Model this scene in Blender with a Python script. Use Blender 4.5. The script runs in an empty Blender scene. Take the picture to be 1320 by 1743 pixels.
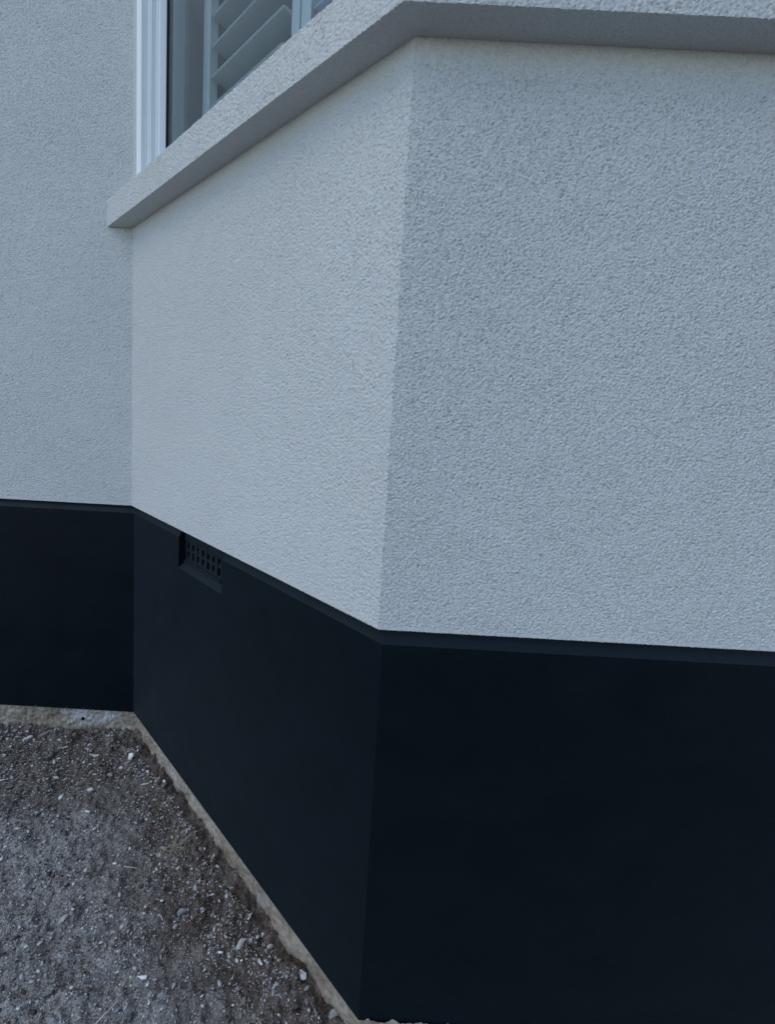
import bpy, bmesh, math, random
import numpy as np
from mathutils import Vector, Matrix

random.seed(7)
rng = np.random.default_rng(7)
scene = bpy.context.scene
col = scene.collection

# ------------------------------------------------------------------ camera
FW = Vector((-0.00445, 0.99423, -0.10721)); RT = Vector((0.99854, 0.01019, 0.05304)); UP = Vector((-0.05383, 0.10682, 0.99282))
cd = bpy.data.cameras.new('camera'); cam = bpy.data.objects.new('camera', cd); col.objects.link(cam)
cd.sensor_fit = 'HORIZONTAL'; cd.sensor_width = 36.0
cd.lens = 36.0 * 778.8 / 1320.0
cd.shift_x = 65.5 / 1320.0; cd.shift_y = -86.4 / 1320.0
cd.clip_start = 0.01; cd.clip_end = 500
m = Matrix((RT, UP, -FW)).transposed().to_4x4()
m.translation = Vector((0.7843, -1.6201, 0.3789))
cam.matrix_world = m
scene.camera = cam

# ------------------------------------------------------------------ sky, sun, exposure
SUN_AZ = math.radians(238)      # clockwise from +Y: the bright part of the sky lies to the left, behind the viewer
SUN_EL = math.radians(56)
w = bpy.data.worlds.new('World'); scene.world = w; w.use_nodes = True
nt = w.node_tree; nt.nodes.clear()
sky = nt.nodes.new('ShaderNodeTexSky'); sky.sky_type = 'NISHITA'; sky.sun_disc = False
sky.sun_elevation = SUN_EL; sky.sun_rotation = SUN_AZ
sky.air_density = 1.0; sky.dust_density = 0.2; sky.ozone_density = 1.4
bg = nt.nodes.new('ShaderNodeBackground'); bg.inputs['Strength'].default_value = 0.12
wo = nt.nodes.new('ShaderNodeOutputWorld')
nt.links.new(sky.outputs[0], bg.inputs[0]); nt.links.new(bg.outputs[0], wo.inputs[0])
ld = bpy.data.lights.new('sun', 'SUN'); ld.energy = 0.5; ld.angle = math.radians(45); ld.color = (1.0, 0.95, 0.88)
sun = bpy.data.objects.new('sun', ld); col.objects.link(sun)
sdir = Vector((math.sin(SUN_AZ) * math.cos(SUN_EL), math.cos(SUN_AZ) * math.cos(SUN_EL), math.sin(SUN_EL)))
sun.rotation_euler = (-sdir).to_track_quat('-Z', 'Y').to_euler()
sun.location = sdir * 8
vs = scene.view_settings
vs.view_transform = 'Standard'; vs.look = 'None'; vs.gamma = 1.0; vs.exposure = 0.95; vs.use_curve_mapping = False
scene.render.resolution_x = 776; scene.render.resolution_y = 1024

# ------------------------------------------------------------------ helpers
def tag(o, label=None, cat=None, group=None, kind=None):
    if label: o['label'] = label
    if cat: o['category'] = cat
    if group: o['group'] = group
    if kind: o['kind'] = kind
    return o

def empty(name, loc=(0, 0, 0)):
    o = bpy.data.objects.new(name, None); col.objects.link(o); o.location = loc
    o.empty_display_size = 0.1
    return o

def link(name, me, mat, parent=None):
    if mat and not me.materials: me.materials.append(mat)
    o = bpy.data.objects.new(name, me); col.objects.link(o)
    if parent: o.parent = parent
    return o

def mesh(name, verts, faces, mat=None, parent=None, smooth=False):
    me = bpy.data.meshes.new(name)
    me.from_pydata([tuple(v) for v in verts], [], faces)
    me.validate(); me.update()
    if smooth: me.polygons.foreach_set('use_smooth', [True] * len(me.polygons))
    return link(name, me, mat, parent)

def fast_mesh(name, co, quads, mat=None, parent=None, smooth=True):
    """co (n,3) float array, quads (m,k) int array with k = 3 or 4"""
    me = bpy.data.meshes.new(name)
    k = quads.shape[1]
    me.vertices.add(len(co)); me.vertices.foreach_set('co', np.ascontiguousarray(co, dtype=np.float32).ravel())
    me.loops.add(quads.size); me.loops.foreach_set('vertex_index', np.ascontiguousarray(quads, dtype=np.int32).ravel())
    me.polygons.add(len(quads))
    me.polygons.foreach_set('loop_start', np.arange(0, quads.size, k, dtype=np.int32))
    me.update(calc_edges=True)
    if smooth: me.polygons.foreach_set('use_smooth', np.ones(len(quads), dtype=bool))
    return link(name, me, mat, parent)

def grid_quads(nu, nv):
    i = np.arange((nu - 1) * (nv - 1)); a = (i // (nv - 1)) * nv + i % (nv - 1)
    return np.stack([a, a + nv, a + nv + 1, a + 1], 1)

def noise_tile(n, step, lo, hi, seed):
    """periodic band-passed noise, wavelengths lo..hi metres, unit variance"""
    r = np.random.default_rng(seed)
    f = np.fft.rfft2(r.standard_normal((n, n)))
    ky = np.fft.fftfreq(n, step)[:, None]; kx = np.fft.rfftfreq(n, step)[None, :]
    k = np.hypot(kx, ky)
    band = np.exp(-(k * lo * 0.8) ** 2) * (1 - np.exp(-(k * hi) ** 2))
    t = np.fft.irfft2(f * band, s=(n, n)); t -= t.mean()
    return t / t.std()

def sample(tile, step, u, v):
    n = tile.shape[0]
    fu = np.asarray(u) / step; fv = np.asarray(v) / step
    iu = np.floor(fu).astype(int); iv = np.floor(fv).astype(int)
    a = fu - iu; b = fv - iv
    g = lambda p, q: tile[p % n, q % n]
    return (g(iu, iv) * (1 - a) * (1 - b) + g(iu + 1, iv) * a * (1 - b) + g(iu, iv + 1) * (1 - a) * b + g(iu + 1, iv + 1) * a * b)

def sstep(a, b, x):
    t = np.clip((x - a) / (b - a), 0, 1); return t * t * (3 - 2 * t)

# ------------------------------------------------------------------ materials
def new_mat(name):
    mt = bpy.data.materials.new(name); mt.use_nodes = True
    t = mt.node_tree; t.nodes.clear()
    out = t.nodes.new('ShaderNodeOutputMaterial'); p = t.nodes.new('ShaderNodeBsdfPrincipled')
    t.links.new(p.outputs[0], out.inputs[0])
    return mt, t, p

def coords(t, scale=(1, 1, 1)):
    tc = t.nodes.new('ShaderNodeTexCoord'); mp = t.nodes.new('ShaderNodeMapping')
    mp.inputs['Scale'].default_value = scale
    t.links.new(tc.outputs['Object'], mp.inputs[0]); return mp.outputs[0]

def noise(t, vec, scale, detail=4, rough=0.55, dist=0.0):
    n = t.nodes.new('ShaderNodeTexNoise'); n.inputs['Scale'].default_value = scale
    n.inputs['Detail'].default_value = detail; n.inputs['Roughness'].default_value = rough
    n.inputs['Distortion'].default_value = dist
    t.links.new(vec, n.inputs['Vector']); return n.outputs['Fac']

def ramp(t, fac, stops):
    r = t.nodes.new('ShaderNodeValToRGB'); e = r.color_ramp.elements
    while len(e) < len(stops): e.new(0.5)
    for el, (pos, c) in zip(e, stops):
        el.position = pos; el.color = (*c, 1) if len(c) == 3 else c
    t.links.new(fac, r.inputs[0]); return r.outputs[0]

def mix(t, fac, a, b, mode='MIX'):
    n = t.nodes.new('ShaderNodeMix'); n.data_type = 'RGBA'; n.blend_type = mode
    for sock, val in ((n.inputs[0], fac), (n.inputs[6], a), (n.inputs[7], b)):
        if hasattr(val, 'is_linked'): t.links.new(val, sock)
        elif isinstance(val, (int, float)): sock.default_value = val
        else: sock.default_value = (*val, 1)
    return n.outputs[2]

def bump(t, p, height, strength, dist, prev=None):
    b = t.nodes.new('ShaderNodeBump'); b.inputs['Strength'].default_value = strength
    b.inputs['Distance'].default_value = dist
    t.links.new(height, b.inputs['Height'])
    if prev: t.links.new(prev, b.inputs['Normal'])
    t.links.new(b.outputs[0], p.inputs['Normal']); return b.outputs[0]

def mat_stucco(name, base, fine=1.0):
    mt, t, p = new_mat(name); v = coords(t)
    big = noise(t, v, 2.2, 3, 0.6); small = noise(t, v, 260, 3, 0.6)
    c = ramp(t, big, [(0.3, tuple(x * 0.96 for x in base)), (0.7, tuple(x * 1.03 for x in base))])
    c2 = ramp(t, small, [(0.30, (0.80, 0.80, 0.80)), (0.55, (1, 1, 1))])
    t.links.new(mix(t, 1.0, c, c2, 'MULTIPLY'), p.inputs['Base Color'])
    p.inputs['Roughness'].default_value = 0.92; p.inputs['Specular IOR Level'].default_value = 0.2
    n1 = bump(t, p, small, 0.75 * fine, 0.0015)
    bump(t, p, noise(t, v, 620, 2, 0.6), 0.5 * fine, 0.0008, n1)
    return mt

def mat_plinth():
    mt, t, p = new_mat('dark_masonry_paint'); v = coords(t)
    big = noise(t, coords(t, (1, 1, 2.2)), 4.0, 6, 0.65, 0.4)
    c = ramp(t, big, [(0.3, (0.0, 0.0024, 0.0050)), (0.7, (0.0006, 0.0042, 0.0074))])
    # tiny pale scuffs and paint flecks
    v2 = coords(t, (1, 1, 0.35))
    fl = noise(t, v2, 95, 1, 0.4); ms = noise(t, v, 6, 2, 0.5)
    f1 = ramp(t, fl, [(0.86, (0, 0, 0)), (0.875, (1, 1, 1))]); f2 = ramp(t, ms, [(0.48, (0, 0, 0)), (0.58, (1, 1, 1))])
    f = mix(t, 1.0, f1, f2, 'MULTIPLY')
    # upward faces mixed paler: skylight on ledges and chamfers painted into the colour
    ge = t.nodes.new('ShaderNodeNewGeometry'); sz = t.nodes.new('ShaderNodeSeparateXYZ'); t.links.new(ge.outputs['True Normal'], sz.inputs[0])
    mz = t.nodes.new('ShaderNodeMapRange'); mz.inputs[1].default_value = 0.15; mz.inputs[2].default_value = 0.6; mz.inputs[4].default_value = 0.75
    t.links.new(sz.outputs[2], mz.inputs[0])
    c = mix(t, mz.outputs[0], c, (0.0095, 0.0165, 0.0220))
    t.links.new(mix(t, f, c, (0.09, 0.10, 0.10)), p.inputs['Base Color'])
    r = noise(t, v, 9, 4, 0.6)
    rr = ramp(t, r, [(0.3, (0.38,) * 3), (0.7, (0.60,) * 3)]); t.links.new(rr, p.inputs['Roughness'])
    p.inputs['Specular IOR Level'].default_value = 0.12
    p.inputs['Sheen Weight'].default_value = 0.07; p.inputs['Sheen Tint'].default_value = (0.66, 0.90, 1.0, 1); p.inputs['Sheen Roughness'].default_value = 0.45
    st = noise(t, coords(t, (0.35, 0.35, 1)), 120, 3, 0.6)
    a = bump(t, p, st, 0.38, 0.0016)
    b = bump(t, p, noise(t, v, 7, 3, 0.5), 0.25, 0.008, a)
    bump(t, p, noise(t, v, 420, 2, 0.5), 0.25, 0.0007, b)
    return mt

def mat_footing():
    mt, t, p = new_mat('bare_concrete_footing'); v = coords(t)
    n1 = noise(t, v, 9, 6, 0.65); n2 = noise(t, v, 60, 4, 0.6); n3 = noise(t, v, 5.0, 3, 0.6, 0.6)
    c = ramp(t, n1, [(0.30, (0.18, 0.142, 0.104)), (0.48, (0.32, 0.268, 0.210)), (0.70, (0.42, 0.37, 0.305))])
    c = mix(t, 1.0, c, ramp(t, n2, [(0.3, (0.66, 0.66, 0.66)), (0.62, (1, 1, 1))]), 'MULTIPLY')
    # washed-off pale paint and cement smears
    tc = t.nodes.new('ShaderNodeTexCoord'); mp = t.nodes.new('ShaderNodeMapping')
    mp.inputs['Location'].default_value = (0.155 / 0.13, 0, 0.826 / 0.045); mp.inputs['Scale'].default_value = (1 / 0.13, 4.0, 1 / 0.045)
    t.links.new(tc.outputs['Object'], mp.inputs[0])
    gr = t.nodes.new('ShaderNodeTexGradient'); gr.gradient_type = 'SPHERICAL'; t.links.new(mp.outputs[0], gr.inputs[0])
    blot = mix(t, 1.0, ramp(t, gr.outputs[1], [(0.05, (0, 0, 0)), (0.5, (1, 1, 1))]), ramp(t, noise(t, v, 26, 4, 0.65, 0.4), [(0.40, (0, 0, 0)), (0.56, (1, 1, 1))]), 'MULTIPLY')
    c = mix(t, mix(t, 1.0, blot, (0.62, 0.62, 0.62), 'MULTIPLY'), c, (0.50, 0.54, 0.60))
    c = mix(t, ramp(t, n3, [(0.56, (0, 0, 0)), (0.74, (0.45, 0.45, 0.45))]), c, (0.50, 0.49, 0.47))
    t.links.new(c, p.inputs['Base Color']); p.inputs['Roughness'].default_value = 0.95
    p.inputs['Specular IOR Level'].default_value = 0.15
    a = bump(t, p, n2, 0.6, 0.004); bump(t, p, noise(t, v, 300, 3, 0.6), 0.5, 0.0015, a)
    return mt

def mat_soil():
    mt, t, p = new_mat('dry_stony_soil'); v = coords(t)
    a = noise(t, v, 2.1, 4, 0.6, 0.3); b = noise(t, v, 24, 5, 0.65); f = noise(t, v, 210, 4, 0.65); h = noise(t, v, 520, 2, 0.6)
    dark = ramp(t, b, [(0.30, (0.055, 0.042, 0.033)), (0.52, (0.115, 0.094, 0.077)), (0.75, (0.19, 0.162, 0.138))])
    dust = ramp(t, b, [(0.30, (0.185, 0.18, 0.163)), (0.70, (0.37, 0.365, 0.335))])
    # the dusty trodden patch lies away from the walls
    tc = t.nodes.new('ShaderNodeTexCoord'); sep = t.nodes.new('ShaderNodeSeparateXYZ'); t.links.new(tc.outputs['Object'], sep.inputs[0])
    ad = t.nodes.new('ShaderNodeMath'); ad.operation = 'ADD'; t.links.new(sep.outputs[0], ad.inputs[0]); t.links.new(sep.outputs[1], ad.inputs[1])
    mr = t.nodes.new('ShaderNodeMapRange'); mr.inputs[1].default_value = -0.10; mr.inputs[2].default_value = -0.40
    t.links.new(ad.outputs[0], mr.inputs[0])
    my = t.nodes.new('ShaderNodeMapRange'); my.inputs[1].default_value = -0.20; my.inputs[2].default_value = -0.46; t.links.new(sep.outputs[1], my.inputs[0])
    mn = t.nodes.new('ShaderNodeMath'); mn.operation = 'MINIMUM'; t.links.new(mr.outputs[0], mn.inputs[0]); t.links.new(my.outputs[0], mn.inputs[1])
    mu = t.nodes.new('ShaderNodeMath'); mu.operation = 'MULTIPLY_ADD'; mu.inputs[1].default_value = 1.8; mu.inputs[2].default_value = -0.95
    t.links.new(a, mu.inputs[0])
    sm = t.nodes.new('ShaderNodeMath'); sm.operation = 'ADD'; sm.use_clamp = True
    t.links.new(mn.outputs[0], sm.inputs[0]); t.links.new(mu.outputs[0], sm.inputs[1])
    c = mix(t, sm.outputs[0], dark, dust)
    c = mix(t, 1.0, c, ramp(t, f, [(0.32, (0.30, 0.30, 0.30)), (0.50, (1, 1, 1)), (0.70, (1.9, 1.9, 1.9))]), 'MULTIPLY')
    fleck = ramp(t, h, [(0.64, (0, 0, 0)), (0.72, (1, 1, 1))])
    c = mix(t, mix(t, 1.0, fleck, ramp(t, b, [(0.35, (0.15,) * 3), (0.6, (0.8,) * 3)]), 'MULTIPLY'), c, (0.42, 0.415, 0.40))
    t.links.new(c, p.inputs['Base Color']); p.inputs['Roughness'].default_value = 0.97
    p.inputs['Specular IOR Level'].default_value = 0.1
    q = bump(t, p, f, 0.9, 0.006); bump(t, p, h, 0.6, 0.002, q)
    return mt

def mat_stone(name, attr=True, tint=(0.5, 0.5, 0.48)):
    mt, t, p = new_mat(name); v = coords(t)
    n1 = noise(t, v, 140, 4, 0.65)
    mott = ramp(t, n1, [(0.32, (0.62, 0.60, 0.57)), (0.55, (1, 1, 1))])
    if attr:
        at = t.nodes.new('ShaderNodeAttribute'); at.attribute_name = 'tint'
        c = mix(t, 1.0, at.outputs['Color'], mott, 'MULTIPLY')
    else:
        c = mix(t, 1.0, tint, mott, 'MULTIPLY')
    t.links.new(c, p.inputs['Base Color']); p.inputs['Roughness'].default_value = 0.9
    p.inputs['Specular IOR Level'].default_value = 0.25
    bump(t, p, n1, 0.5, 0.002)
    return mt

def mat_plain(name, base, rough=0.5, spec=0.4, nscale=40, var=0.06, bmp=0.0):
    mt, t, p = new_mat(name); v = coords(t); n = noise(t, v, nscale, 3, 0.6)
    c = ramp(t, n, [(0.3, tuple(x * (1 - var) for x in base)), (0.7, tuple(min(1, x * (1 + var)) for x in base))])
    t.links.new(c, p.inputs['Base Color']); p.inputs['Roughness'].default_value = rough
    p.inputs['Specular IOR Level'].default_value = spec
    if bmp: bump(t, p, n, bmp, 0.002)
    return mt

def mat_glass():
    mt = bpy.data.materials.new('window_glass'); mt.use_nodes = True
    t = mt.node_tree; t.nodes.clear()
    out = t.nodes.new('ShaderNodeOutputMaterial'); lw = t.nodes.new('ShaderNodeLayerWeight'); lw.inputs[0].default_value = 0.5
    pw = t.nodes.new('ShaderNodeMath'); pw.operation = 'POWER'; pw.inputs[1].default_value = 5.0
    ma = t.nodes.new('ShaderNodeMath'); ma.operation = 'MULTIPLY_ADD'; ma.inputs[1].default_value = 0.95; ma.inputs[2].default_value = 0.04
    tr = t.nodes.new('ShaderNodeBsdfTransparent'); tr.inputs[0].default_value = (0.86, 0.92, 0.94, 1)
    gl = t.nodes.new('ShaderNodeBsdfGlossy'); gl.inputs['Roughness'].default_value = 0.01
    mx = t.nodes.new('ShaderNodeMixShader')
    t.links.new(lw.outputs['Facing'], pw.inputs[0]); t.links.new(pw.outputs[0], ma.inputs[0]); t.links.new(ma.outputs[0], mx.inputs[0])
    t.links.new(tr.outputs[0], mx.inputs[1]); t.links.new(gl.outputs[0], mx.inputs[2]); t.links.new(mx.outputs[0], out.inputs[0])
    return mt

STUCCO = mat_stucco('pale_grey_stucco', (0.580, 0.585, 0.565))
SILLM = mat_stucco('sill_stucco', (0.580, 0.585, 0.565))
PLINTH = mat_plinth(); FOOT = mat_footing(); SOIL = mat_soil()
WHITE = mat_plain('white_upvc', (0.84, 0.87, 0.85), 0.3, 0.5, 12, 0.015)
GASKET = mat_plain('black_rubber_gasket', (0.012, 0.012, 0.013), 0.6, 0.3)
SHUT = mat_plain('painted_shutter_wood', (0.54, 0.55, 0.53), 0.5, 0.35, 20, 0.03)
ROOM = mat_plain('interior_plaster', (0.17, 0.165, 0.16), 0.9, 0.2, 3, 0.05)
GRILLE = mat_plain('painted_clay_air_brick', (0.0045, 0.0110, 0.0155), 0.6, 0.3, 90, 0.3, 0.4)
VOID = mat_plain('painted_hole_shade', (0.004, 0.004, 0.004), 0.95, 0.1)  # near-black colour stands in for the shade inside the holes
TILE = mat_plain('lead_roof', (0.12, 0.12, 0.125), 0.6, 0.4, 5, 0.1)
GLASS = mat_glass()
GRAVEL = mat_stone('gravel_chips', True)
STRAW = mat_plain('dry_straw', (0.30, 0.26, 0.19), 0.85, 0.2, 30, 0.3)

# ------------------------------------------------------------------ plan of the house front
R2 = math.sqrt(0.5)
DM = np.array([R2, -R2]); NM = np.array([-R2, -R2])          # along and out of the slanting side of the bay
BAY = 1.2; FRONT = 1.7
I0 = np.array([0., 0.]); O0 = DM * BAY; O1 = O0 + [FRONT, 0]; I1 = np.array([O1[0] + O0[0], 0.])
PATH = [np.array([-4., 0.]), I0, O0, O1, I1, np.array([I1[0] + 3.5, 0.])]
SEG_D = [PATH[k + 1] - PATH[k] for k in range(5)]
SEG_D = [d / np.linalg.norm(d) for d in SEG_D]
SEG_N = [np.array([d[1], -d[0]]) for d in SEG_D]             # outward
def corner(k, d, bias=(0,) * 5):
    """plan point of path corner k when every face is pushed out by d + its own bias"""
    if k == 0: return PATH[0] + SEG_N[0] * (d + bias[0])
    if k == 5: return PATH[5] + SEG_N[4] * (d + bias[4])
    A = np.array([SEG_N[k - 1], SEG_N[k]])
    return np.linalg.solve(A, [SEG_N[k - 1] @ PATH[k] + d + bias[k - 1], SEG_N[k] @ PATH[k] + d + bias[k]])
def M(s, off, z):
    q = DM * s + NM * off; return (q[0], q[1], z)

def sweep(name, k, profile, mat, parent, bias=(0,) * 5, closed=False, n=1):
    """profile [(d,z)...] swept along path segment k, mitred at both ends"""
    V = []; F = []; m_ = len(profile)
    for j in range(n + 1):
        for d, z in profile:
            a = corner(k, d, bias); b = corner(k + 1, d, bias); q = a + (b - a) * j / n
            V.append((q[0], q[1], z))
    for j in range(n):
        for i in range(m_ if closed else m_ - 1):
            i2 = (i + 1) % m_
            F.append((j * m_ + i, j * m_ + i2, (j + 1) * m_ + i2, (j + 1) * m_ + i))
    return mesh(name, V, F, mat, parent)

def box(name, lo, hi, mat, parent, frame=None, bevel=0.0):
    """axis box in (a,b,c); frame maps (a,b,c) to world"""
    fr = frame or (lambda a, b, c: (a, b, c))
    bm = bmesh.new()
    vs_ = [bm.verts.new(fr(x, y, z)) for x in (lo[0], hi[0]) for y in (lo[1], hi[1]) for z in (lo[2], hi[2])]
    for f in ((0, 1, 3, 2), (4, 6, 7, 5), (0, 4, 5, 1), (2, 3, 7, 6), (0, 2, 6, 4), (1, 5, 7, 3)): bm.faces.new([vs_[i] for i in f])
    bmesh.ops.recalc_face_normals(bm, faces=bm.faces)
    if bevel: bmesh.ops.bevel(bm, geom=bm.edges[:], offset=bevel, segments=2, profile=0.6, affect='EDGES')
    me = bpy.data.meshes.new(name); bm.to_mesh(me); bm.free()
    return link(name, me, mat, parent)

# ------------------------------------------------------------------ ground
GZ = -0.888
gs = 0.004
g_low = noise_tile(512, gs, 0.10, 0.5, 11); g_mid = noise_tile(512, gs, 0.022, 0.07, 12); g_fin = noise_tile(512, gs, 0.007, 0.016, 13)
def ground_z(x, y):
    x = np.asarray(x, float); y = np.asarray(y, float)
    clod = sample(g_mid, gs, x, y)
    edge = sstep(-0.16, 0.0, x + y) + sstep(-0.12, 0.0, y)       # loosely raked soil against the walls
    rough = 0.55 + 0.35 * np.clip(edge, 0, 1)
    return GZ + 0.0050 * sample(g_low, gs, x, y) + rough * (0.0042 * clod + 0.0012 * np.maximum(clod, 0) ** 2 + 0.0016 * sample(g_fin, gs, x, y)) + 0.006 * np.clip(edge, 0, 1) + 0.009 * sstep(-0.09, 0.0, x + y) * sstep(-0.2, 1.2, sample(g_low, gs, x * 1.3 + 0.9, y * 1.3 + 0.2))
def spaced(a, b, lo, hi, step):
    mid_ = np.arange(a, b + step / 2, step); out_lo = []; out_hi = []; d = step; x = a
    while x > lo: d *= 1.35; x -= d; out_lo.append(max(x, lo))
    d = step; x = mid_[-1]
    while x < hi: d *= 1.35; x += d; out_hi.append(min(x, hi))
    return np.concatenate([out_lo[::-1], mid_, out_hi])
gx = spaced(-0.75, 1.05, -60, 60, 0.0045); gy = spaced(-1.0, 0.06, -60, 60, 0.0045)
GX, GY = np.meshgrid(gx, gy, indexing='ij')
fade = sstep(3.0, 1.6, np.hypot(GX - 0.2, GY + 0.5))
Z = GZ + (ground_z(GX, GY) - GZ) * fade
ground = fast_mesh('ground', np.stack([GX.ravel(), GY.ravel(), Z.ravel()], 1), grid_quads(len(gx), len(gy)), SOIL)
tag(ground, 'dark dry stony soil in front of the house walls', 'ground', kind='structure')

# ------------------------------------------------------------------ house
house = empty('house', (0, 0, GZ)); 
tag(house, 'pale grey stuccoed house with dark painted plinth and slanting window bay', 'house')
HOUSE_INV = Matrix.Translation((0, 0, -GZ))
def adopt(o):      # keep world coordinates in the mesh
    o.parent = house; o.matrix_parent_inverse = HOUSE_INV; return o

SILL_Z = 0.958; SILL_H = 0.085; SILL_D = 0.0604
WIN_B = SILL_Z + SILL_H - 0.02; WIN_T = 2.32; TOP = 2.62; ROOF_Z = 5.2

# worm-and-pit float finish, one height field running round all the corners
ts = 0.0011; TN = 2048
t1 = noise_tile(TN, ts, 0.0036, 0.0068, 1); t2 = noise_tile(TN, ts, 0.0060, 0.014, 2); t3 = noise_tile(TN, ts, 0.0028, 0.005, 3)
pit = np.exp(-(t1 / 0.27) ** 2) * sstep(-0.45, 0.55, t2)
worn = 0.93 + 0.14 * sstep(-1.2, 1.2, noise_tile(TN, ts, 0.08, 0.4, 4))
tex = (-0.0052 * pit + 0.00058 * t1 + 0.00030 * t2 + 0.00028 * t3) * worn
tex -= tex.mean()
def relief(u, z): return sample(tex, ts, (np.asarray(u) + 0.30 * np.asarray(z)) * 0.78 + 40.0, np.asarray(z) * 1.30 - 0.26 * np.asarray(u) + 40.0)

def stucco_patch(name, k, a, b, z0, z1, step, u0, wob=True):
    """stucco on path segment k between distances a..b from its start; wraps continuously over corners via u0"""
    nu = int((b - a) / step) + 2; nz = int((z1 - z0) / step) + 2
    u = np.linspace(a, b, nu); z = np.linspace(z0, z1, nz)
    Ug, Zg = np.meshgrid(u, z, indexing='ij')
    h = relief(Ug + u0, Zg)
    if z0 == 0.0: h = h * (0.15 + 0.85 * sstep(0.001, 0.012, Zg))
    if k in (1, 2):       # the plasterer's float could not work right up under the sill
        h = h * (0.30 + 0.70 * sstep(0.012, 0.060, SILL_Z - Zg + 0.008 * sample(t2, ts, Ug, Zg)))
    L = np.linalg.norm(PATH[k + 1] - PATH[k])
    P = PATH[k][None, None, :] + SEG_D[k] * Ug[..., None] + SEG_N[k] * h[..., None]
    # mitre shear near this segment's ends so neighbouring patches share their edge
    for end, kk, sgn in ((0.0, k, -1), (L, k + 1, 1)):
        if 0 < kk < 5:
            near = np.clip(1 - np.abs(Ug - end) / 0.012, 0, 1)
            t = np.array(corner(kk, 1.0)) - PATH[kk]; sh = t @ SEG_D[k]
            P = P + SEG_D[k] * (h * sh * near)[..., None]
    # bottom edge: slightly ragged bell edge turned in
    co = np.concatenate([P, Zg[..., None]], 2)
    if z0 == 0.0:
        rag = 0.0004 * sample(t1, ts, Ug + u0 + 3, Zg * 0 + 1.0)
        co[:, 0, 2] += rag[:, 0]
        lip = co[:, :1, :].copy(); lip[..., :2] -= SEG_N[k] * 0.014; lip[..., 2] += 0.001
        co = np.concatenate([lip, co], 1); nz += 1
    o = fast_mesh(name, co.reshape(-1, 3), grid_quads(nu, nz), STUCCO)
    return adopt(o)

sills = SILL_Z + SILL_H - 0.004
wall = stucco_patch('wall', 0, 3.35, 4.0, 0.0, 1.80, 0.0021, -4.0)
wall['label'] = 'main stucco wall left of the bay'
wall = stucco_patch('wall', 1, 0.0, BAY, 0.0, sills, 0.0019, 0.0)
wall['label'] = 'slanting stucco face under the window'
wall = stucco_patch('wall', 2, 0.0, 0.72, 0.0, sills, 0.0015, BAY)
wall['label'] = 'broad front stucco face of the bay'
def flat(k, a, b, z0, z1):
    A = PATH[k] + SEG_D[k] * a; B = PATH[k] + SEG_D[k] * b
    return adopt(mesh('wall', [(A[0], A[1], z0), (B[0], B[1], z0), (B[0], B[1], z1), (A[0], A[1], z1)], [(0, 1, 2, 3)], STUCCO))
flat(0, 4.0, 4.0135, SILL_Z + SILL_H + 0.005, ROOF_Z); flat(0, 0.0, 3.35, 0.0, ROOF_Z); flat(0, 3.35, 4.0, 1.80, ROOF_Z)
flat(2, 0.72, FRONT, 0.0, sills); flat(3, 0.0, BAY, 0.0, sills); flat(4, 0.0, 3.5, 0.0, ROOF_Z)
A = PATH[1]; B = PATH[4]
adopt(mesh('wall', [(A[0], 0, TOP), (B[0], 0, TOP), (B[0], 0, ROOF_Z), (A[0], 0, ROOF_Z)], [(0, 1, 2, 3)], STUCCO))
for k in (1, 2, 3): adopt(sweep('bay_head', k, [(-0.12, WIN_T - 0.02), (0.0, WIN_T - 0.02), (0.0, TOP), (-0.12, TOP)], STUCCO, None, closed=True))
rv = [corner(k, 0.09) for k in (1, 2, 3, 4)]
V = [(p_[0], min(p_[1], -0.0), z) for z in (TOP, TOP + 0.06) for p_ in rv]
adopt(mesh('bay_roof', V, [(3, 2, 1, 0), (4, 5, 6, 7), (0, 1, 5, 4), (1, 2, 6, 5), (2, 3, 7, 6), (3, 0, 4, 7)], TILE))

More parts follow.
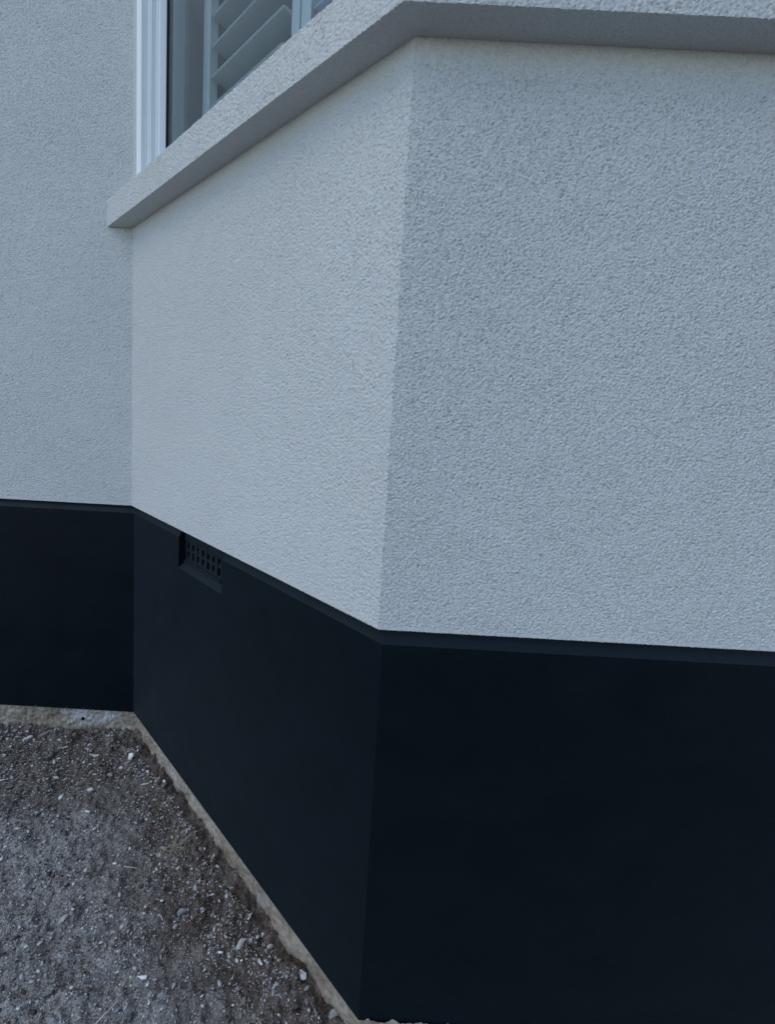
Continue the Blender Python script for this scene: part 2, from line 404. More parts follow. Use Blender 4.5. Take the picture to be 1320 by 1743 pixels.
# window sill: stuccoed band with a smoother underside, mitred at the bay corner
def sill(k, a_fine, b_fine, u0):
    nprof = []
    hz = np.linspace(0, SILL_H, 46)
    L = np.linalg.norm(PATH[k + 1] - PATH[k])
    nu = int(L / 0.0022) if k < 3 else 20
    tt = np.linspace(0, 1, nu)
    # profile: back-under, underside steps, arris, front, top slope, back
    prof = [(-0.03, 0.0)] + [(d, 0.0) for d in np.linspace(0.0, SILL_D, 12)] + [(SILL_D, z) for z in np.linspace(0.0, SILL_H - 0.002, 44)] + [(d, SILL_H + 0.012 * (SILL_D - d) / 0.16) for d in np.linspace(SILL_D - 0.004, -0.10, 24)]
    co = np.zeros((nu, len(prof), 3))
    for j, (d, z) in enumerate(prof):
        u = tt * L + u0
        under = (j <= 12); top = d < SILL_D and z > 0.05
        if under: h = 0.00035 * sample(t2, ts, u + 7, np.full(nu, d + 1.0)) + 0.0004 * sample(t3, ts, u, np.full(nu, d))
        else: h = 1.15 * relief(u + 13.7, np.full(nu, z + (SILL_D - d) + 0.31))
        if j in (12, 13): h = 0.35 * h if j == 13 else 0 * h
        edge = 0.0007 * sample(t2, ts, u + 2, np.full(nu, 0.4)) if j in (12, 13) else np.zeros(nu)
        a0 = corner(k, 0.0); ends = []
        for kk in (k, k + 1): ends.append(corner(kk, d, tuple(0 if q in (1, 2, 3) else -d for q in range(5))))
        base = ends[0][None] + (ends[1] - ends[0])[None] * tt[:, None]
        if under or top: co[:, j, :2] = base + SEG_N[k] * (edge if under else 0 * edge)[:, None]; co[:, j, 2] = SILL_Z + z + (-h if under else h)
        else: co[:, j, :2] = base + SEG_N[k] * (h + edge)[:, None]; co[:, j, 2] = SILL_Z + z
    gq = grid_quads(nu, len(prof)); gq = gq[gq[:, 0] % len(prof) != 12]       # the two faces keep a sharp arris
    co[:, 12] = co[:, 13]
    o = fast_mesh('window_sill', co.reshape(-1, 3), gq, SILLM)
    return adopt(o)
s_ = sill(1, 0, 1, 0.0); s_['label'] = 'stuccoed sill under the shuttered window'
s_ = sill(2, 0, 1, BAY); s_['label'] = 'stuccoed sill along the bay front'
sill(3, 0, 1, 3.0)

# dark plinth and bare footing
PB = (0.0, -0.006, 0.0, 0.0, 0.0)
PZ = -0.798; CH = 0.027; CD = 0.015
pprof = [(-0.03, 0.0005), (-CD, 0.0005), (0.0, -CH), (0.0, -0.30), (0.0, PZ), (-0.05, PZ)]
for k in (0, 2, 3, 4):
    o = adopt(sweep('plinth', k, pprof, PLINTH, None, bias=PB, n=1))
    if k == 0: o['label'] = 'dark plinth below the main wall'
    if k == 2: o['label'] = 'dark plinth below the bay front'
# slanting plinth with the vent recess
RA, RB, RZ = 0.380, 0.643, -0.122; DEP = 0.021; LZ = -0.105
def pe(k, d, z):
    q = corner(k, d, PB); return (q[0], q[1], z)
def pm(s, d, z): return M(s, d - 0.006, z)
V = []; F = []
def quad(*pts):
    b = len(V); V.extend(pts); F.append(tuple(range(b, b + len(pts))))
d0 = (-0.03, 0.0005); d1 = (-CD, 0.0005); d2 = (0.0, -CH); d3 = (0.0, PZ); d4 = (-0.05, PZ)
for (p_, q_) in ((d0, d1), (d1, d2), (d2, (0.0, RZ))):
    quad(pe(1, *p_), pm(RA, *p_), pm(RA, *q_), pe(1, *q_)); quad(pm(RB, *p_), pe(2, *p_), pe(2, *q_), pm(RB, *q_))
for (p_, q_) in (((0.0, RZ), d3), (d3, d4)):
    quad(pe(1, *p_), pm(RA, *p_), pm(RA, *q_), pe(1, *q_)); quad(pm(RA, *p_), pm(RB, *p_), pm(RB, *q_), pm(RA, *q_)); quad(pm(RB, *p_), pe(2, *p_), pe(2, *q_), pm(RB, *q_))
quad(pm(RA, -DEP, LZ), pm(RB, -DEP, LZ), pm(RB, 0, RZ), pm(RA, 0, RZ))
for s in (RA, RB): quad(pm(s, 0, RZ), pm(s, 0, -CH), pm(s, -CD, 0.0005), pm(s, -DEP - .012, 0.0005), pm(s, -DEP - .012, LZ), pm(s, -DEP, LZ))
o = adopt(mesh('plinth', V, F, PLINTH)); o['label'] = 'dark plinth on the slanting side with a vent recess'

# air brick in the recess
vent = adopt(empty('air_brick', (0, 0, 0))); vent['label'] = 'dark painted air brick with two rows of slots'
MF = lambda s, d, z: pm(s, d, z)
def vpart(name, lo, hi, mat, bevel=0.0):
    o = box(name, lo, hi, mat, None, MF, bevel); o.parent = vent; return o
GA, GB = 0.386, 0.604; G0, G1 = -0.101, -0.033
vpart('cavity_back', (GA, -0.075, G0), (GB, -0.070, G1), VOID)  # plate painted near-black as the shade behind the slots
vpart('frame', (RA + 0.001, -DEP - 0.02, G1), (RB - 0.001, -DEP + 0.003, -0.0015), GRILLE)          # header strip
vpart('frame', (GB, -DEP - 0.02, LZ + 0.001), (RB - 0.001, -DEP, G1 - 0.0005), GRILLE)
vpart('lip', (RA + 0.002, -DEP - 0.006, G0 - 0.0035), (GB + 0.004, -DEP + 0.007, G0 + 0.001), GRILLE, 0.0015)
vpart('lip', (RA + 0.004, -DEP - 0.006, G1 - 0.004), (GB + 0.004, -DEP + 0.0045, G1 - 0.0004), GRILLE, 0.001)
npc = 7; pitch = (GB - GA) / npc
for j in range(npc + 1):
    c = GA + j * pitch + random.uniform(-0.0012, 0.0012)
    vpart('bar', (max(c - 0.0075, RA + .0005), -DEP - 0.05, G0 + 0.001), (min(c + 0.0075, GB + .004), -DEP + (0.0 if j % 2 else 0.0006), G1 - 0.004), GRILLE, 0.001)
for q_, (j, zz, hh) in enumerate(((0, -0.092, .009), (2, -0.058, .008), (2, -0.094, .011), (4, -0.047, .006), (5, -0.092, .008), (6, -0.061, .007), (3, -0.0905, .006))):   # paint and mortar clogging some slots
    c = GA + (j + 0.5) * pitch
    vpart('paint_clog', (c - 0.0095, -DEP - 0.02, zz - hh / 2), (c + 0.0095, -DEP - 0.0025, zz + hh / 2), GRILLE, 0.0022)
for zc in (-0.0975, -0.067, -0.0405):
    vpart('rail', (GA + 0.001, -DEP - 0.045, zc - 0.0042), (GB - 0.001, -DEP - 0.001, zc + 0.0042), GRILLE, 0.001)

FB = (-0.004, -0.020, 0.004, -0.01, -0.004)
fz = np.linspace(PZ + 0.006, -1.1, 16)
for k in range(5):
    L = np.linalg.norm(PATH[k + 1] - PATH[k]); nu = {0: 700, 1: 320, 2: 320}.get(k, 8); tt = np.linspace(0, 1, nu)
    if k == 0: tt = np.concatenate([[0], np.linspace(0.75, 1, nu - 1)])
    fzz = np.concatenate([np.linspace(PZ + 0.006, -0.93, 40), [-1.1]])
    co = np.zeros((nu, len(fzz), 3))
    a = corner(k, 0, FB); b = corner(k + 1, 0, FB)
    base = a + (b - a) * tt[:, None]
    for j, z in enumerate(fzz):
        h = 0.0016 * sample(g_mid, gs, tt * L + k * 1.3, np.full(nu, z)) + 0.0012 * sample(g_fin, gs, tt * L + k, np.full(nu, z))
        if k == 1: h = h + 0.0016 * sample(g_low, gs, tt * L + 0.7, np.full(nu, z))
        h = h * np.minimum(1, np.minimum(tt, 1 - tt) * L / 0.01)
        co[:, j, :2] = base + SEG_N[k] * h[:, None]; co[:, j, 2] = z
    o = adopt(fast_mesh('footing', co.reshape(-1, 3), grid_quads(nu, len(fzz)), FOOT))
    if k == 0: o['label'] = 'bare concrete strip under the main wall plinth'
    if k == 1: o['label'] = 'bare concrete strip under the slanting plinth'
# drilled weep hole in the main footing: near-black plug, its shade painted on
bm = bmesh.new(); bmesh.ops.create_cone(bm, cap_ends=True, segments=14, radius1=0.0065, radius2=0.005, depth=0.004)
bmesh.ops.rotate(bm, verts=bm.verts, matrix=Matrix.Rotation(math.pi / 2, 3, 'X')); bmesh.ops.translate(bm, verts=bm.verts, vec=(-0.186, 0.0005, -0.838))
me = bpy.data.meshes.new('weep_hole'); bm.to_mesh(me); bm.free(); adopt(link('weep_hole', me, VOID))

# ------------------------------------------------------------------ windows of the bay
JAMB = [(-0.004, -0.095), (-0.004, -0.0095), (0.041, -0.0095), (0.0435, -0.012), (0.0435, -0.034), (0.0490, -0.0355), (0.0490, -0.0385), (0.0510, -0.040),
        (0.0510, -0.057), (0.0550, -0.0585), (0.0550, -0.061), (0.0590, -0.066), (0.0640, -0.0835), (0.0640, -0.095)]
GL_OFF = -0.088
def window(k, L, label):
    par = adopt(empty('window', (0, 0, 0))); par['label'] = label
    Dk, Nk, Pk = SEG_D[k], SEG_N[k], PATH[k]
    fr = lambda s, off, z: (*(Pk + Dk * s + Nk * off), z)
    lo_s, hi_s = 0.0, L; m_ = len(JAMB)
    V = []; F = []
    # four mitred lengths of the stepped frame profile
    ring = []
    for (cs, cz, ss, sz) in ((lo_s, WIN_B, 1, 1), (hi_s, WIN_B, -1, 1), (hi_s, WIN_T, -1, -1), (lo_s, WIN_T, 1, -1)):
        ring.append(len(V))
        for e, off in JAMB: V.append(fr(cs + ss * e, off, cz + sz * (e - 0.008)))
    for q in range(4):
        a, b = ring[q], ring[(q + 1) % 4]
        for i in range(m_): i2 = (i + 1) % m_; F.append((a + i, b + i, b + i2, a + i2))
    o = mesh('frame', V, F, WHITE); o.parent = par
    bm = bmesh.new(); bm.from_mesh(o.data); bmesh.ops.recalc_face_normals(bm, faces=bm.faces); bm.to_mesh(o.data); bm.free()
    e = 0.0635
    # rubber gasket round the glass
    V = []; F = []
    for (cs, cz, ss, sz) in ((lo_s, WIN_B, 1, 1), (hi_s, WIN_B, -1, 1), (hi_s, WIN_T, -1, -1), (lo_s, WIN_T, 1, -1)):
        for g, off in ((e, -0.0842), (e + 0.0050, -0.0842), (e + 0.0050, -0.094), (e, -0.094)): V.append(fr(cs + ss * g, off, cz + sz * (g - 0.008)))
    for q in range(4):
        a, b = q * 4, ((q + 1) % 4) * 4
        for i in range(4): i2 = (i + 1) % 4; F.append((a + i, b + i, b + i2, a + i2))
    o = mesh('gasket', V, F, GASKET); o.parent = par
    o = box('pane', (e + 0.001, GL_OFF - 0.004, WIN_B + e - 0.006), (L - e - 0.001, GL_OFF, WIN_T - e + 0.006), GLASS, None, fr); o.parent = par
    return fr
MW = window(1, BAY - 0.035, 'white framed window in the slanting bay side')
FWN = window(2, FRONT, 'white framed window in the bay front')
window(3, BAY, 'white framed window in the far bay side')
# rear of the frames: inner reveal, window board and room
cpost = [corner(2, 0.004), corner(2, -0.11)]
q0 = cpost[0]; 
box('corner_post', (q0[0] - 0.012, q0[1], WIN_B), (q0[0] + 0.03, q0[1] + 0.09, WIN_T), WHITE, None); adopt(bpy.data.objects['corner_post'])
adopt(sweep('window_board', 1, [(-0.30, WIN_B + 0.02), (-0.095, WIN_B + 0.02), (-0.095, WIN_B - 0.02), (-0.30, WIN_B - 0.02)], SHUT, None, closed=True))
# jamb lining inside, behind the left frame
lin = box('interior_lining', (0.085, -0.34, WIN_B), (0.175, -0.097, WIN_T), ROOM, None, MW); adopt(lin)
RX0, RX1, RY = -0.6, I1[0] + 0.6, 3.2
for nm, vv in (('interior_wall', [(RX0, RY, GZ + .3), (RX1, RY, GZ + .3), (RX1, RY, 2.5), (RX0, RY, 2.5)]),
               ('interior_wall', [(RX0, 0.02, GZ + .3), (RX0, RY, GZ + .3), (RX0, RY, 2.5), (RX0, 0.02, 2.5)]),
               ('interior_wall', [(RX1, 0.02, GZ + .3), (RX1, RY, GZ + .3), (RX1, RY, 2.5), (RX1, 0.02, 2.5)]),
               ('interior_ceiling', [(RX0, -1.2, 2.45), (RX1, -1.2, 2.45), (RX1, RY, 2.45), (RX0, RY, 2.45)]),
               ('interior_floor', [(RX0, 0.02, GZ + .3), (RX1, 0.02, GZ + .3), (RX1, RY, GZ + .3), (RX0, RY, GZ + .3)])):
    if nm == 'interior_ceiling':
        i_, j_, k_, l_ = [corner(c, -0.12) for c in (1, 2, 3, 4)]
        vv = [(RX0, RY, 2.45), (RX0, 0.02, 2.45), (i_[0], 0.02, 2.45), (j_[0], j_[1], 2.45), (k_[0], k_[1], 2.45), (l_[0], 0.02, 2.45), (RX1, 0.02, 2.45), (RX1, RY, 2.45)]
    adopt(mesh(nm, vv, [tuple(range(len(vv)))], ROOM))
adopt(mesh('roof', [(-4, -0.05, ROOF_Z), (I1[0] + 3.5, -0.05, ROOF_Z), (I1[0] + 3.5, 4.0, ROOF_Z + 1.8), (-4, 4.0, ROOF_Z + 1.8),
                    (-4, -0.05, ROOF_Z + .1), (I1[0] + 3.5, -0.05, ROOF_Z + .1), (I1[0] + 3.5, 4.0, ROOF_Z + 1.9), (-4, 4.0, ROOF_Z + 1.9)],
           [(3, 2, 1, 0), (4, 5, 6, 7), (0, 1, 5, 4), (1, 2, 6, 5), (2, 3, 7, 6), (3, 0, 4, 7)], TILE))

# ------------------------------------------------------------------ shutters behind the glass
def louvre_mesh(L, wd, th, tilt):
    """blade with a rounded elliptical section, lying along +x, width along y (outwards), tilted"""
    n = 14; V = []; F = []
    for x in (0, L):
        for i in range(n):
            a = 2 * math.pi * i / n
            y = 0.5 * wd * math.copysign(abs(math.cos(a)) ** 0.75, math.cos(a)); z = 0.5 * th * math.copysign(abs(math.sin(a)) ** 0.55, math.sin(a))
            V.append((x, y * math.cos(tilt) - z * math.sin(tilt), y * math.sin(tilt) + z * math.cos(tilt)))
    for i in range(n): F.append((i, (i + 1) % n, n + (i + 1) % n, n + i))
    F.append(tuple(range(n))[::-1]); F.append(tuple(range(n, 2 * n)))
    me = bpy.data.meshes.new('louvre'); me.from_pydata(V, [], F); me.update(); me.materials.append(SHUT); return me
def shutter(label, s0, s1, front_l, front_r, sl0, sl1, off_c, stile_w, z_first, post=None):
    base = MW(s0, off_c, WIN_B + 0.02)
    par = empty('window_shutter', base); tag(par, label, 'shutter', 'louvred shutters inside the bay window')
    inv = Matrix.Translation(Vector(base)).inverted()
    def sub(o): o.parent = par; o.matrix_parent_inverse = inv; return o
    zb, zt = WIN_B + 0.022, WIN_T - 0.04
    sub(box('stile', (s0, front_l - 0.028, zb), (s0 + stile_w, front_l, zt), SHUT, None, MW, 0.002))
    sub(box('stile', (s1 - stile_w, front_r - 0.028, zb), (s1, front_r, zt), SHUT, None, MW, 0.002))
    sub(box('rail', (s0 + stile_w + .001, off_c - 0.013, zb), (s1 - stile_w - .001, off_c + 0.013, zb + 0.055), SHUT, None, MW, 0.002))
    sub(box('rail', (s0 + stile_w + .001, off_c - 0.013, zt - 0.09), (s1 - stile_w - .001, off_c + 0.013, zt), SHUT, None, MW, 0.002))
    if post: sub(box('post', *post, SHUT, None, MW, 0.002))
    me = louvre_mesh(sl1 - sl0, 0.092, 0.0115, math.radians(-6))
    ang = math.atan2(DM[1], DM[0])
    z = z_first
    while z < zt - 0.12:
        o = link('louvre', me, SHUT); o.parent = par; o.matrix_parent_inverse = inv
        # local +y must point outwards (NM); DM x NM is up or down, so build the frame explicitly
        o.matrix_local = Matrix(((DM[0], -NM[0], 0, 0), (DM[1], -NM[1], 0, 0), (0, 0, 1, 0), (0, 0, 0, 1)))
        o.location = MW(sl0, off_c, z)
        z += 0.088
shutter('pale louvred shutter panel nearest the main wall, behind the glass', 0.178, 0.66, -0.156, -0.186, 0.230, 0.615, -0.203, 0.046, 1.142,
        post=((0.679, -0.20, WIN_B + 0.022), (0.711, -0.140, WIN_T - 0.04)))
shutter('pale louvred shutter panel nearest the bay corner, beyond the white post', 0.7145, 1.118, -0.1415, -0.1415, 0.758, 1.078, -0.19, 0.038, 1.142)

# ------------------------------------------------------------------ loose things on the soil
def hull_mesh(name, seed, sx, sy, sz, n=16, chip=0.0):
    r = random.Random(seed); bm = bmesh.new()
    for _ in range(n):
        v = Vector((r.gauss(0, 1), r.gauss(0, 1), r.gauss(0, 1))).normalized() * r.uniform(0.82, 1.05)
        bm.verts.new((v.x * sx, v.y * sy, v.z * sz))
    res = bmesh.ops.convex_hull(bm, input=bm.verts)
    bmesh.ops.delete(bm, geom=[g for g in res['geom_interior'] if isinstance(g, bmesh.types.BMVert)], context='VERTS')
    bmesh.ops.bevel(bm, geom=bm.edges[:], offset=0.07 * min(sx, sy, sz), segments=1, affect='EDGES')
    me = bpy.data.meshes.new(name); bm.to_mesh(me); bm.free(); return me

TINTS = {'white': (0.62, 0.63, 0.60), 'bright': (0.76, 0.77, 0.74), 'cream': (0.52, 0.48, 0.41), 'grey': (0.30, 0.30, 0.29), 'tan': (0.24, 0.20, 0.165), 'dark': (0.085, 0.078, 0.072), 'green': (0.23, 0.255, 0.235)}
STONE_M = {k_: mat_stone('stone_' + k_, False, v_) for k_, v_ in TINTS.items()}
# (x, y, half length m, width ratio, height ratio, tint, turn deg, name, label)
STONES = [
    (-0.353, -0.060, 0.0195, 0.60, 0.50, 'white', 20, 'pebble', 'pale twin-lobed pebble by the left edge, close under the main wall footing'),
    (-0.305, -0.041, 0.0220, 0.35, 0.25, 'grey', 35, 'stone_flake', 'thin grey flake leaning at the foot of the main wall footing'),
    (-0.199, -0.093, 0.0192, 0.40, 0.25, 'cream', 40, 'stone_flake', 'leaf-shaped cream flake pointing up-right, left of the long flat flake'),
    (-0.232, -0.066, 0.0087, 0.80, 0.70, 'white', 0, 'pebble', 'tiny white pebble just above the leaf-shaped cream flake'),
    (-0.119, -0.072, 0.0086, 0.70, 0.60, 'white', 30, 'pebble', 'tiny white pebble under the pale smear on the main footing'),
    (-0.074, -0.115, 0.0252, 0.28, 0.20, 'cream', -3, 'stone_flake', 'long flat cream flake lying level near the inner corner of the walls'),
    (0.065, -0.132, 0.0166, 0.75, 0.80, 'bright', 80, 'stone_chip', 'upright angular white chip in the inner corner near the slanting footing'),
    (0.041, -0.158, 0.0123, 0.55, 0.45, 'bright', -20, 'stone_chip', 'small white chip just left below the upright angular chip'),
    (0.133, -0.211, 0.0158, 0.50, 0.40, 'grey', 35, 'stone_chip', 'grey oblong slab beside the slanting footing near the inner corner'),
    (0.185, -0.215, 0.0118, 0.45, 0.30, 'cream', 25, 'stone_flake', 'cream flake touching the slanting footing, right of the grey slab'),
    (0.163, -0.238, 0.0194, 0.20, 0.20, 'cream', 20, 'stone_splinter', 'long pale splinter just below the grey oblong slab'),
    (0.147, -0.185, 0.0070, 0.90, 0.80, 'bright', 0, 'pebble', 'tiny round white pebble right above the grey oblong slab'),
    (0.003, -0.275, 0.0133, 0.60, 0.50, 'white', 15, 'pebble', 'rounded pale pebble alone in the bare dark soil left of centre'),
    (-0.267, -0.273, 0.0152, 0.80, 0.40, 'tan', 30, 'stone_chip', 'flat tan stone at the left picture edge in the upper soil'),
    (-0.307, -0.245, 0.0116, 0.50, 0.40, 'white', 40, 'stone_chip', 'white chip cut by the left picture edge above the flat tan stone'),
    (0.085, -0.401, 0.0069, 0.80, 0.70, 'white', 60, 'pebble', 'small white pebble at the top of the dusty pale patch'),
    (-0.208, -0.243, 0.0116, 0.35, 0.30, 'grey', 20, 'stone_flake', 'small grey flake right of the flat tan stone'),
    (-0.029, -0.291, 0.0113, 0.40, 0.30, 'grey', 35, 'stone_flake', 'small grey flake just left of the rounded pale pebble'),
    (0.423, -0.608, 0.0132, 0.75, 0.60, 'grey', 10, 'pebble', 'rounded light grey pebble at mid height of the soil, far from footing'),
    (0.588, -0.677, 0.0166, 0.60, 0.50, 'white', 65, 'stone_chip', 'largest mottled white stone, oblong and upright, left of the cream pebble'),
    (0.656, -0.674, 0.0104, 0.75, 0.60, 'cream', 20, 'pebble', 'rounded cream pebble close to the slanting footing, right of the mottled stone'),
    (0.640, -0.712, 0.0107, 0.50, 0.50, 'bright', -35, 'stone_chip', 'bright white oblong chip below the rounded cream pebble'),
    (0.736, -0.731, 0.0144, 0.65, 0.60, 'bright', -30, 'stone_chip', 'brightest angular white stone, nearest the lower slanting footing'),
    (0.677, -0.756, 0.0089, 0.80, 0.60, 'grey', 50, 'stone_chip', 'pointed grey chip left below the brightest angular stone'),
    (0.615, -0.771, 0.0113, 0.75, 0.50, 'tan', 60, 'stone_chip', 'flat brownish stone below the mottled white stone'),
    (0.482, -0.563, 0.0092, 0.50, 0.50, 'bright', 25, 'stone_chip', 'white chip near the straw tuft, left of the slanting footing'),
    (0.593, -0.618, 0.0080, 0.60, 0.50, 'white', 70, 'stone_chip', 'white notched chip above the rounded cream pebble'),
    (0.632, -0.645, 0.0071, 0.70, 0.60, 'white', 40, 'pebble', 'small white pebble between the notched chip and the cream pebble'),
    (0.704, -0.741, 0.0071, 0.70, 0.60, 'grey', 60, 'stone_chip', 'small grey chip immediately left of the brightest angular stone'),
    (0.597, -0.750, 0.0103, 0.60, 0.40, 'grey', 20, 'mortar_crumb', 'crumbly grey mortar lump above the flat brownish stone'),
    (0.749, -0.756, 0.0077, 0.60, 0.50, 'grey', 50, 'mortar_crumb', 'grey mortar crumb directly below the brightest angular stone'),
    (0.375, -0.501, 0.0128, 0.40, 0.40, 'white', 55, 'stone_chip', 'pale elongated chip left below the straw tuft'),
    (0.729, -0.777, 0.0125, 0.70, 0.45, 'dark', 30, 'stone', 'dark half-buried stone near the bottom end of the slanting footing'),
    (0.810, -0.793, 0.0123, 0.70, 0.50, 'grey', 20, 'stone', 'grey stone lodged in the last corner beside the bay edge footing'),
    (0.516, -0.721, 0.0066, 0.60, 0.50, 'white', 60, 'pebble', 'small white pebble left of the bright white oblong chip'),
    (0.659, -0.801, 0.0110, 0.50, 0.40, 'tan', 0, 'stone_chip', 'tan flat stone at the bottom picture edge'),
    (0.143, -0.639, 0.0129, 0.60, 0.60, 'cream', 50, 'stone_chip', 'triangular cream chip alone in the dusty patch at lower left'),
    (0.384, -0.743, 0.0156, 0.50, 0.40, 'bright', -8, 'stone_chip', 'bright white wedge, the widest pale stone in the lower left soil'),
    (0.058, -0.645, 0.0085, 0.70, 0.40, 'grey', 20, 'stone_chip', 'grey flat chip left of the triangular cream chip'),
    (0.446, -0.790, 0.0148, 0.60, 0.40, 'green', 15, 'stone', 'greenish grey flat stone near the bottom, below the white wedge'),
    (0.358, -0.801, 0.0086, 0.60, 0.50, 'grey', 20, 'stone_chip', 'light grey chip at the bottom edge, left of the greenish stone'),
    (0.359, -0.723, 0.0059, 0.60, 0.60, 'white', -20, 'pebble', 'small white pebble just above the bright white wedge'),
    (0.100, -0.705, 0.0054, 0.80, 0.70, 'bright', 20, 'pebble', 'tiny bright pebble below the grey flat chip at far left'),
    (0.155, -0.805, 0.0061, 0.60, 0.50, 'white', 0, 'pebble', 'white pebble in the bottom left picture corner'),
    (0.188, -0.792, 0.0062, 0.40, 0.40, 'white', 20, 'stone_chip', 'white sliver right of the bottom left corner pebble'),
    (-0.092, -0.476, 0.0131, 0.60, 0.40, 'grey', 40, 'stone_chip', 'pale grey chip by the left edge at the top of the dusty patch'),
    (0.426, -0.777, 0.0075, 0.80, 0.60, 'dark', 60, 'stone', 'dark stone touching the top of the greenish flat stone'),
    (0.332, -0.746, 0.0090, 0.50, 0.40, 'tan', 15, 'stone_chip', 'tan chip left of the bright white wedge'),
]
for n_, (x, y, ln, wr, hr, tint, rot, nm, lab) in enumerate(STONES):
    me = hull_mesh(nm, 100 + n_, ln, ln * wr, ln * hr, 9 if wr < 0.6 else 12)
    o = link(nm, me, STONE_M[tint])
    z = float(ground_z(x, y))
    o.location = (x, y, z + ln * hr * 0.62)
    o.rotation_euler = (random.uniform(-.25, .25), random.uniform(-.25, .25), math.radians(rot))
    tag(o, lab, 'stone', 'loose stones on the soil')

# fine gravel: far too many to count
def in_plan(x, y): return (y < -0.004) & (x + y < -0.012)
phi = (1 + 5 ** 0.5) / 2
ico = np.array([(-1, phi, 0), (1, phi, 0), (-1, -phi, 0), (1, -phi, 0), (0, -1, phi), (0, 1, phi), (0, -1, -phi), (0, 1, -phi), (phi, 0, -1), (phi, 0, 1), (-phi, 0, -1), (-phi, 0, 1)]) / math.sqrt(1 + phi * phi)
icf = np.array([(0, 11, 5), (0, 5, 1), (0, 1, 7), (0, 7, 10), (0, 10, 11), (1, 5, 9), (5, 11, 4), (11, 10, 2), (10, 7, 6), (7, 1, 8), (3, 9, 4), (3, 4, 2), (3, 2, 6), (3, 6, 8), (3, 8, 9), (4, 9, 5), (2, 4, 11), (6, 2, 10), (8, 6, 7), (9, 8, 1)])
oct_ = np.array([(1., 0, 0), (0, 1, 0), (-1, 0, 0), (0, -1, 0), (0, 0, 1), (0, 0, -1)])
ocf = np.array([(0, 1, 4), (1, 2, 4), (2, 3, 4), (3, 0, 4), (1, 0, 5), (2, 1, 5), (3, 2, 5), (0, 3, 5)])
pal = np.array([(0.075, 0.062, 0.052), (0.17, 0.152, 0.135), (0.30, 0.285, 0.27), (0.45, 0.445, 0.43), (0.64, 0.64, 0.62)])
CO, FC, TI, nb = [], [], [], 0
for N, tv, tf_, med, sig, cap, prob, dust in ((11000, ico, icf, 0.0020, 0.52, 0.0070, [0.10, 0.26, 0.31, 0.21, 0.12], 0), (30000, oct_, ocf, 0.0017, 0.40, 0.0046, [0.13, 0.17, 0.28, 0.29, 0.13], 1)):
    X = rng.uniform(-0.62, 0.9, N * 5); Y = rng.uniform(-0.95, 0.0, N * 5)
    dens = 0.35 + 0.5 * sstep(-0.6, 0.8, sample(g_low, gs, X + 1.1, Y + 0.4)) + (0.6 * sstep(-0.2, -0.5, X + Y) if dust else 0.5 * sstep(-0.22, -0.03, X + Y) + 0.45 * sstep(-0.25, -0.05, Y))
    keep = in_plan(X, Y) & (rng.uniform(0, 1.3, N * 5) < dens)
    X = X[keep][:N]; Y = Y[keep][:N]; n = len(X); kv = len(tv)
    r_ = np.clip(np.exp(rng.normal(math.log(med), sig, n)), 0.0007, cap)
    pts = tv[None] * rng.uniform(0.6, 1.25, (n, kv, 1)) * (r_[:, None, None] * np.stack([rng.uniform(0.9, 1.9, n), rng.uniform(0.55, 1.0, n), rng.uniform(0.4, 0.85, n)], 1)[:, None, :])
    a = rng.uniform(0, 2 * math.pi, n); ca, sa = np.cos(a)[:, None], np.sin(a)[:, None]
    px = pts[..., 0] * ca - pts[..., 1] * sa + X[:, None]; py = pts[..., 0] * sa + pts[..., 1] * ca + Y[:, None]
    pz = pts[..., 2] + (ground_z(X, Y) + r_ * 0.25)[:, None]
    CO.append(np.stack([px, py, pz], 2).reshape(-1, 3)); FC.append((tf_[None] + kv * np.arange(n)[:, None, None]).reshape(-1, 3) + nb); nb += n * kv
    ti = pal[rng.choice(5, n, p=prob)] * rng.uniform(0.8, 1.2, (n, 1)); TI.append(np.repeat(np.concatenate([ti, np.ones((n, 1))], 1), kv, 0))
grav = fast_mesh('gravel', np.concatenate(CO), np.concatenate(FC), GRAVEL, smooth=False)
at = grav.data.attributes.new('tint', 'FLOAT_COLOR', 'POINT')
at.data.foreach_set('color', np.concatenate(TI).astype(np.float32).ravel())
tag(grav, 'fine grey and white gravel chips scattered over the soil', 'gravel', kind='stuff')

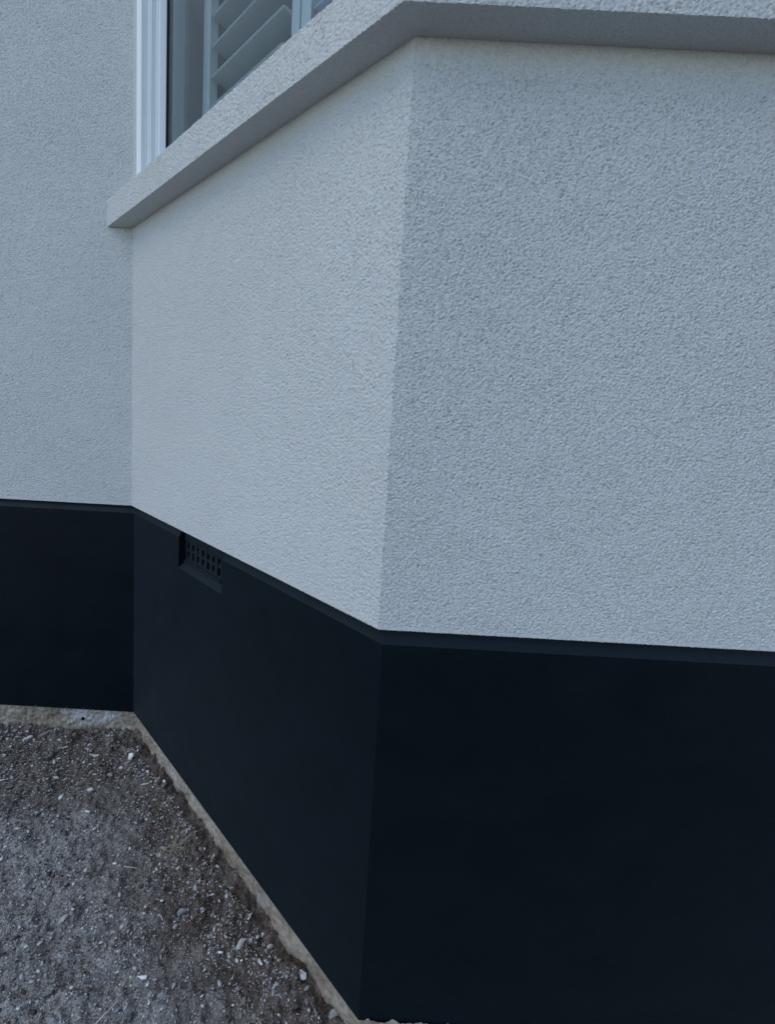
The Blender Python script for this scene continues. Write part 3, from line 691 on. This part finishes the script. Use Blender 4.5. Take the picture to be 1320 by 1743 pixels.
# dry bits of straw and root trodden into the soil
def strand(x, y, L, rad, turn, bend, lift, segs=5, straight=False):
    V = []; F = []
    zl = [float(ground_z(x, y)), float(ground_z(x + L * math.cos(turn), y + L * math.sin(turn)))]
    cx, cy, th = x, y, turn
    for i in range(segs + 1):
        if straight: z = zl[0] + (zl[1] - zl[0]) * i / segs + rad + 0.002
        else: z = float(ground_z(cx, cy)) + rad + lift * math.sin(math.pi * i / segs)
        tp = rad * (1 - 0.5 * abs(2 * i / segs - 1) ** 2)
        nx, ny = -math.sin(th), math.cos(th)
        for ang in (0.5, 2.6, 4.7): V.append((cx + nx * tp * math.cos(ang), cy + ny * tp * math.cos(ang), z + tp * math.sin(ang)))
        cx += math.cos(th) * L / segs; cy += math.sin(th) * L / segs; th += bend / segs
    for i in range(segs):
        for j in range(3): F.append((i * 3 + j, i * 3 + (j + 1) % 3, (i + 1) * 3 + (j + 1) % 3, (i + 1) * 3 + j))
    return V, F
def strands(name, specs, mat):
    V = []; F = []
    for sp in specs:
        v, f = strand(*sp); b = len(V); V += v; F += [tuple(i + b for i in q) for q in f]
    return mesh(name, V, F, mat)
specs = []
while len(specs) < 900:
    x, y = random.uniform(-0.6, 0.85), random.uniform(-0.92, -0.03)
    if x + y > -0.05: continue
    if random.random() > 0.35 + 0.65 * (x + y < -0.25): continue
    specs.append((x, y, random.uniform(0.005, 0.022), random.uniform(0.00035, 0.0008), random.uniform(0, 6.28), random.gauss(0, 0.9), random.uniform(0, 0.002)))
tag(strands('straw_litter', specs, STRAW), 'short dry straw bits scattered over the soil', 'straw', kind='stuff')

# a few single twigs and a tuft of torn roots
TWIG = mat_plain('bleached_twig', (0.55, 0.53, 0.48), 0.85, 0.2, 60, 0.2)
for sp, lab in (((0.208, -0.505, 0.050, 0.0019, 0.12, 0.08, 0.002, 6, True), 'bleached straight twig lying level in the dusty patch'),
                ((0.322, -0.835, 0.055, 0.0014, 1.05, -0.08, 0.002, 6, True), 'thin pale twig slanting up at the bottom picture edge'),
                ((0.352, -0.605, 0.040, 0.0014, -0.5, -0.4, 0.002, 6, True), 'small bent twig left of the rounded light grey pebble')):
    tag(strands('twig', [sp], TWIG), lab, 'twig', 'twigs on the soil')
tf = []
for q in range(34):
    a_ = random.uniform(-0.9, 3.6)
    tf.append((0.342 + random.gauss(0, 0.009), -0.452 + random.gauss(0, 0.007), random.uniform(0.025, 0.062), random.uniform(0.0005, 0.0010), a_, random.gauss(0, 1.1), random.uniform(0.002, 0.011), 6))
tag(strands('root_tuft', tf, STRAW), 'tuft of dry torn roots lying near the slanting footing', 'roots')
